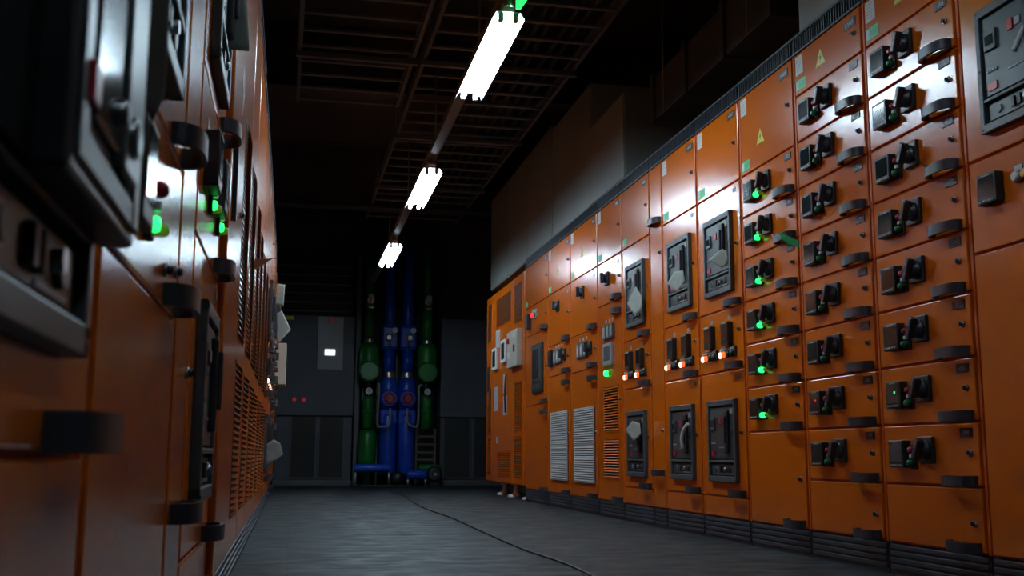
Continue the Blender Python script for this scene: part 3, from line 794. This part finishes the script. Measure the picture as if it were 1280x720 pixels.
PY = 15.15
def gauge(parent, x, y, z, r=.042, name='pressure_gauge'):
    mb = MB(); mb.lathe([(r, 0), (r, .03), (r*.9, .034)], (0, 0, 0), CHROME, axis='Y'); mb.lathe([(r*.82, .033), (r*.80, .036)], (0, 0, 0), WHITE, axis='Y')
    mb.box(-.003, .003, -.0385, -.035, -.005, r*.6, BLACK); mb.cyl((0, .0, -r), (0, .0, -r-.04), .008, CHROME, seg=8)
    mb.obj(name, parent, (x, y, z))
def blue_riser(x, mir, label):
    t = thing('water_pipe', label, 'pipe', (x, PY, 0), 0, 'blue insulated risers')
    MB().cyl((0, 0, 1.58), (0, 0, 3.3), .078, BLUE).obj('upper_pipe', t).location.z = .52
    for o in list(t.children): o.location = (0, 0, .0)
    bx = MB(); bx.box(-.115, .115, -.12, .12, 1.885, 2.20, BLUE, .03); bx.lathe([(.122, 0), (.122, .03)], (0, 0, 1.87), BLUE); bx.lathe([(.122, 0), (.122, .03)], (0, 0, 2.19), BLUE); bx.obj('valve_jacket', t)
    MB().box(-.045*1, .045, -.17, -.12, 1.99, 2.08, CHROME, .02).obj('valve_handle', t, (-.02*mir, 0, 0))
    gauge(t, .055, -.18, 2.13)
    MB().cyl((-.005, -.15, 2.0), (-.005, -.15, 1.90), .012, mat('copper', (.35, .12, .08), .4, metal=.7), seg=8).obj('drain_stub', t)
    mb = MB(); mb.lathe([(.085, 1.56), (.085, 1.87)], (0, 0, 0), BLUE); mb.obj('middle_pipe', t)
    mb = MB(); mb.lathe([(.09, 1.475), (.10, 1.49), (.08, 1.50), (.105, 1.515), (.08, 1.53), (.10, 1.55), (.085, 1.565)], (0, 0, 0), CHROME); mb.obj('flexible_joint', t)
    mb = MB(); mb.lathe([(.06, 1.02), (.105, 1.06), (.123, 1.14), (.123, 1.34), (.108, 1.46), (.09, 1.48)], (0, -.02, 0), BLUE)
    mb.lathe([(.123, .0), (.123, .14), (.10, .16)], (0, -.02, 1.19), BLUE, axis='Y'); mb.obj('strainer_jacket', t)
    mb = MB()
    for k in range(8):
        a = k*PI/4; mb.cyl((0, 0, 0), (.066*math.cos(a), 0, .066*math.sin(a)), .006, RED, seg=6)
    n = 24; mb.tube([(.07*math.cos(2*PI*k/n), 0, .07*math.sin(2*PI*k/n)) for k in range(n+1)], .010, RED, 8, 0)
    mb.lathe([(.045, -.004), (.045, .012)], (0, 0, 0), RED, axis='Y'); mb.lathe([(.02, .0), (.02, .02)], (0, 0, 0), BLACK, axis='Y'); mb.obj('hand_wheel', t, (0, -.205, 1.19))
    mb = MB(); mb.box(-.12, .12, -.1, .1, .84, 1.04, BLUE, .02); mb.box(-.12, .12, -.02, .10, .66, .82, DARK); mb.obj('lower_jacket', t)
    mb = MB(); mb.lathe([(.10, .0), (.122, .04), (.122, .80), (.11, .84)], (0, 0, .14), BLUE); mb.obj('lower_pipe', t)
    return t
b1 = blue_riser(1.30, 1, 'left blue insulated riser with a red hand wheel')
b2 = blue_riser(1.555, -1, 'right blue insulated riser with a red hand wheel')
def green_riser(x, mir, low, label):
    t = thing('water_pipe', label, 'pipe', (x, PY, 0), 0, 'green insulated risers')
    mb = MB(); mb.lathe([(.055, 2.62), (.055, 3.3)], (0, 0, 0), PGREEN); mb.obj('upper_pipe', t)
    mb = MB(); mb.box(-.06, .06, -.06, .06, 2.46, 2.62, PGREEN, .02); mb.lathe([(.05, 0), (.05, .05)], (0, -.06, 2.56), CHROME, axis='Y'); mb.box(-.03, .05, -.12, -.06, 2.44, 2.47, CHROME, .008); mb.obj('upper_valve', t)
    gauge(t, .0, -.13, 2.60, .045)
    mb = MB(); mb.lathe([(.072, 2.04), (.072, 2.46)], (0, 0, 0), PGREEN); mb.obj('middle_pipe', t)
    mb = MB(); mb.lathe([(.07, 1.96), (.085, 1.97), (.07, 1.985), (.085, 2.0), (.07, 2.015), (.08, 2.04)], (0, 0, 0), CHROME); mb.obj('flexible_joint', t)
    mb = MB(); mb.lathe([(.10, 1.46), (.14, 1.52), (.145, 1.70), (.14, 1.88), (.11, 1.96)], (0, 0, 0), PGREEN); mb.lathe([(.145, 0), (.145, .13), (.12, .15)], (0, -.02, 1.56), PGREEN, axis='Y'); mb.obj('strainer_jacket', t)
    mb = MB(); mb.cyl((0, 0, 1.30), (0, 0, 1.47), .05, BLACK); mb.obj('valve_neck', t)
    gauge(t, .0, -.12, 1.285, .05)
    mb = MB(); mb.lathe([(.074, .78), (.074, 1.20), (.055, 1.26)], (-.0, 0, 0), PGREEN); mb.lathe([(.085, 0), (.085, .03)], (0, 0, 1.0), PGREEN); mb.obj('lower_pipe', t)
    if low: mb = MB(); mb.lathe([(.06, .0), (.06, .16), (.125, .20), (.125, .70), (.10, .76)], (.0, 0, 0), PGREEN); mb.obj('base_jacket', t)
    return t
g1 = green_riser(1.02, 1, True, 'left green insulated riser with a fat lower jacket')
g2 = green_riser(1.83, -1, False, 'right green insulated riser above the small steel frame')
def hose(pts, label):
    tag(MB().tube(pts, .016, HOSE, 10, 5).obj('drain_hose'), label, 'hose', 'grey hoses beside the hand wheels')
hose([(1.13, 14.95, 1.38), (1.155, 14.93, 1.36), (1.15, 14.93, 1.15), (1.14, 14.93, .83), (1.20, 14.92, .80), (1.29, 14.92, .81), (1.31, 14.92, .88), (1.31, 14.93, 1.05)], 'grey looped hose left of the blue risers')
hose([(1.75, 14.95, 1.38), (1.70, 14.93, 1.34), (1.70, 14.93, 1.15), (1.69, 14.93, .83), (1.62, 14.92, .81), (1.55, 14.92, .86), (1.545, 14.93, 1.05)], 'grey looped hose right of the blue risers')
for x, z0, z1, lab in ((.965, .75, 1.35, 'pale thin conduit left of the green riser'), (1.165, 1.4, 1.95, 'pale thin conduit between the left green and blue risers'), (1.43, 1.42, 1.85, 'pale thin conduit between the two blue risers')):
    tag(MB().cyl((x, 15.42, 0), (x, 15.42, z1), .018, HOSE, seg=10).obj('conduit'), lab, 'conduit', 'thin grey conduits by the pipes')
def hpipe(x0, x1, z, r, y, label):
    t = thing('water_pipe', label, 'pipe', ((x0+x1)/2, y, 0), 0)
    w = (x1-x0)/2
    mb = MB(); mb.lathe([(r*.9, -w), (r, -w+.01), (r, w-.01), (r*.9, w)], (0, 0, z), BLUE, axis='X'); mb.obj('pipe_run', t)
    for x in (-w*.9, w*.9):
        mb = MB(); mb.box(-.03, .03, -.05, .05, 0, .02, BLACK, .003); mb.cyl((0, 0, .02), (0, 0, max(.03, z-r+.01)), .02, CHROME, seg=10); mb.obj('pipe_foot', t, (x, 0, 0))
hpipe(.83, 1.33, .245, .055, 14.85, 'low horizontal blue pipe at the left foot of the risers')
hpipe(1.545, 1.815, .155, .060, 14.85, 'low horizontal blue pipe at the right foot of the risers')
t = thing('pump_flange', 'black round flange with a green collar at the right foot of the risers', 'pump', (1.93, 14.95, 0))
mb = MB(); mb.lathe([(.11, 0), (.11, .08), (.07, .10)], (0, 0, .16), BLACK, axis='Y'); mb.box(-.07, .07, -.06, .06, 0, .07, BLACK, .01); mb.obj('flange', t)
MB().lathe([(.022, .1), (.022, .14)], (0, 0, .16), CHROME, axis='Y').obj('hub', t)
mb = MB(); mb.lathe([(.05, -.2), (.05, .1)], (0, .12, .24), PGREEN, axis='X'); mb.obj('green_collar', t)
t = thing('steel_frame', 'small brownish steel frame under the right green riser', 'frame', (1.83, 15.15, 0))
FR = mat('rusty_frame', (.10, .085, .06), .6)
for x in (-.13, .13): MB().box(x-.015, x+.015, -.02, .02, 0, .78, FR, .002).obj('upright', t)
for z in (.34, .44, .55, .66): MB().box(-.13, .13, -.025, -.018, z, z+.03, FR, .002).obj('crossbar', t)
mb = MB(); mb.lathe([(.05, .02), (.09, .05), (.09, .16), (.05, .19)], (0, 0, 0), BLACK); t2 = mb.obj('water_pump', None, (1.43, 14.95, 0)); tag(t2, 'dark low pump base between the feet of the blue risers', 'pump')
tag(MB().box(-.35, .35, -.06, .06, 0, .02, BLACK, .004).obj('base_plate', None, (1.25, 14.72, 0)), 'dark flat plate on the floor before the pipes', 'plate')

# ------------------------------------------------------------------ world, camera
w = bpy.data.worlds.new('room_dark'); bpy.context.scene.world = w; w.use_nodes = True
w.node_tree.nodes['Background'].inputs[0].default_value = (.02, .025, .035, 1); w.node_tree.nodes['Background'].inputs[1].default_value = .2

cd = bpy.data.cameras.new('camera'); co = bpy.data.objects.new('camera', cd); C.objects.link(co)
F = 1350.; cd.sensor_width = 36; cd.lens = F/1280*36; cd.clip_start = .02; cd.clip_end = 60
X_ = Vector((0.9801819, -0.0342757, -0.1951117)); Y_ = Vector((-0.1980574, -0.1492607, -0.9687593)); Z_ = Vector((0.0040824, 0.9882036, -0.1530912))
M = Matrix((X_, Y_, Z_)).to_4x4(); M.translation = (0, 0, .42)
co.matrix_world = M
cd.dof.use_dof = True; cd.dof.focus_distance = 5.5; cd.dof.aperture_fstop = 7.0
sc = bpy.context.scene; sc.camera = co
sc.view_settings.view_transform = 'Standard'; sc.view_settings.look = 'None'; sc.view_settings.gamma = 1; sc.view_settings.use_curve_mapping = False
sc.view_settings.exposure = 0.0
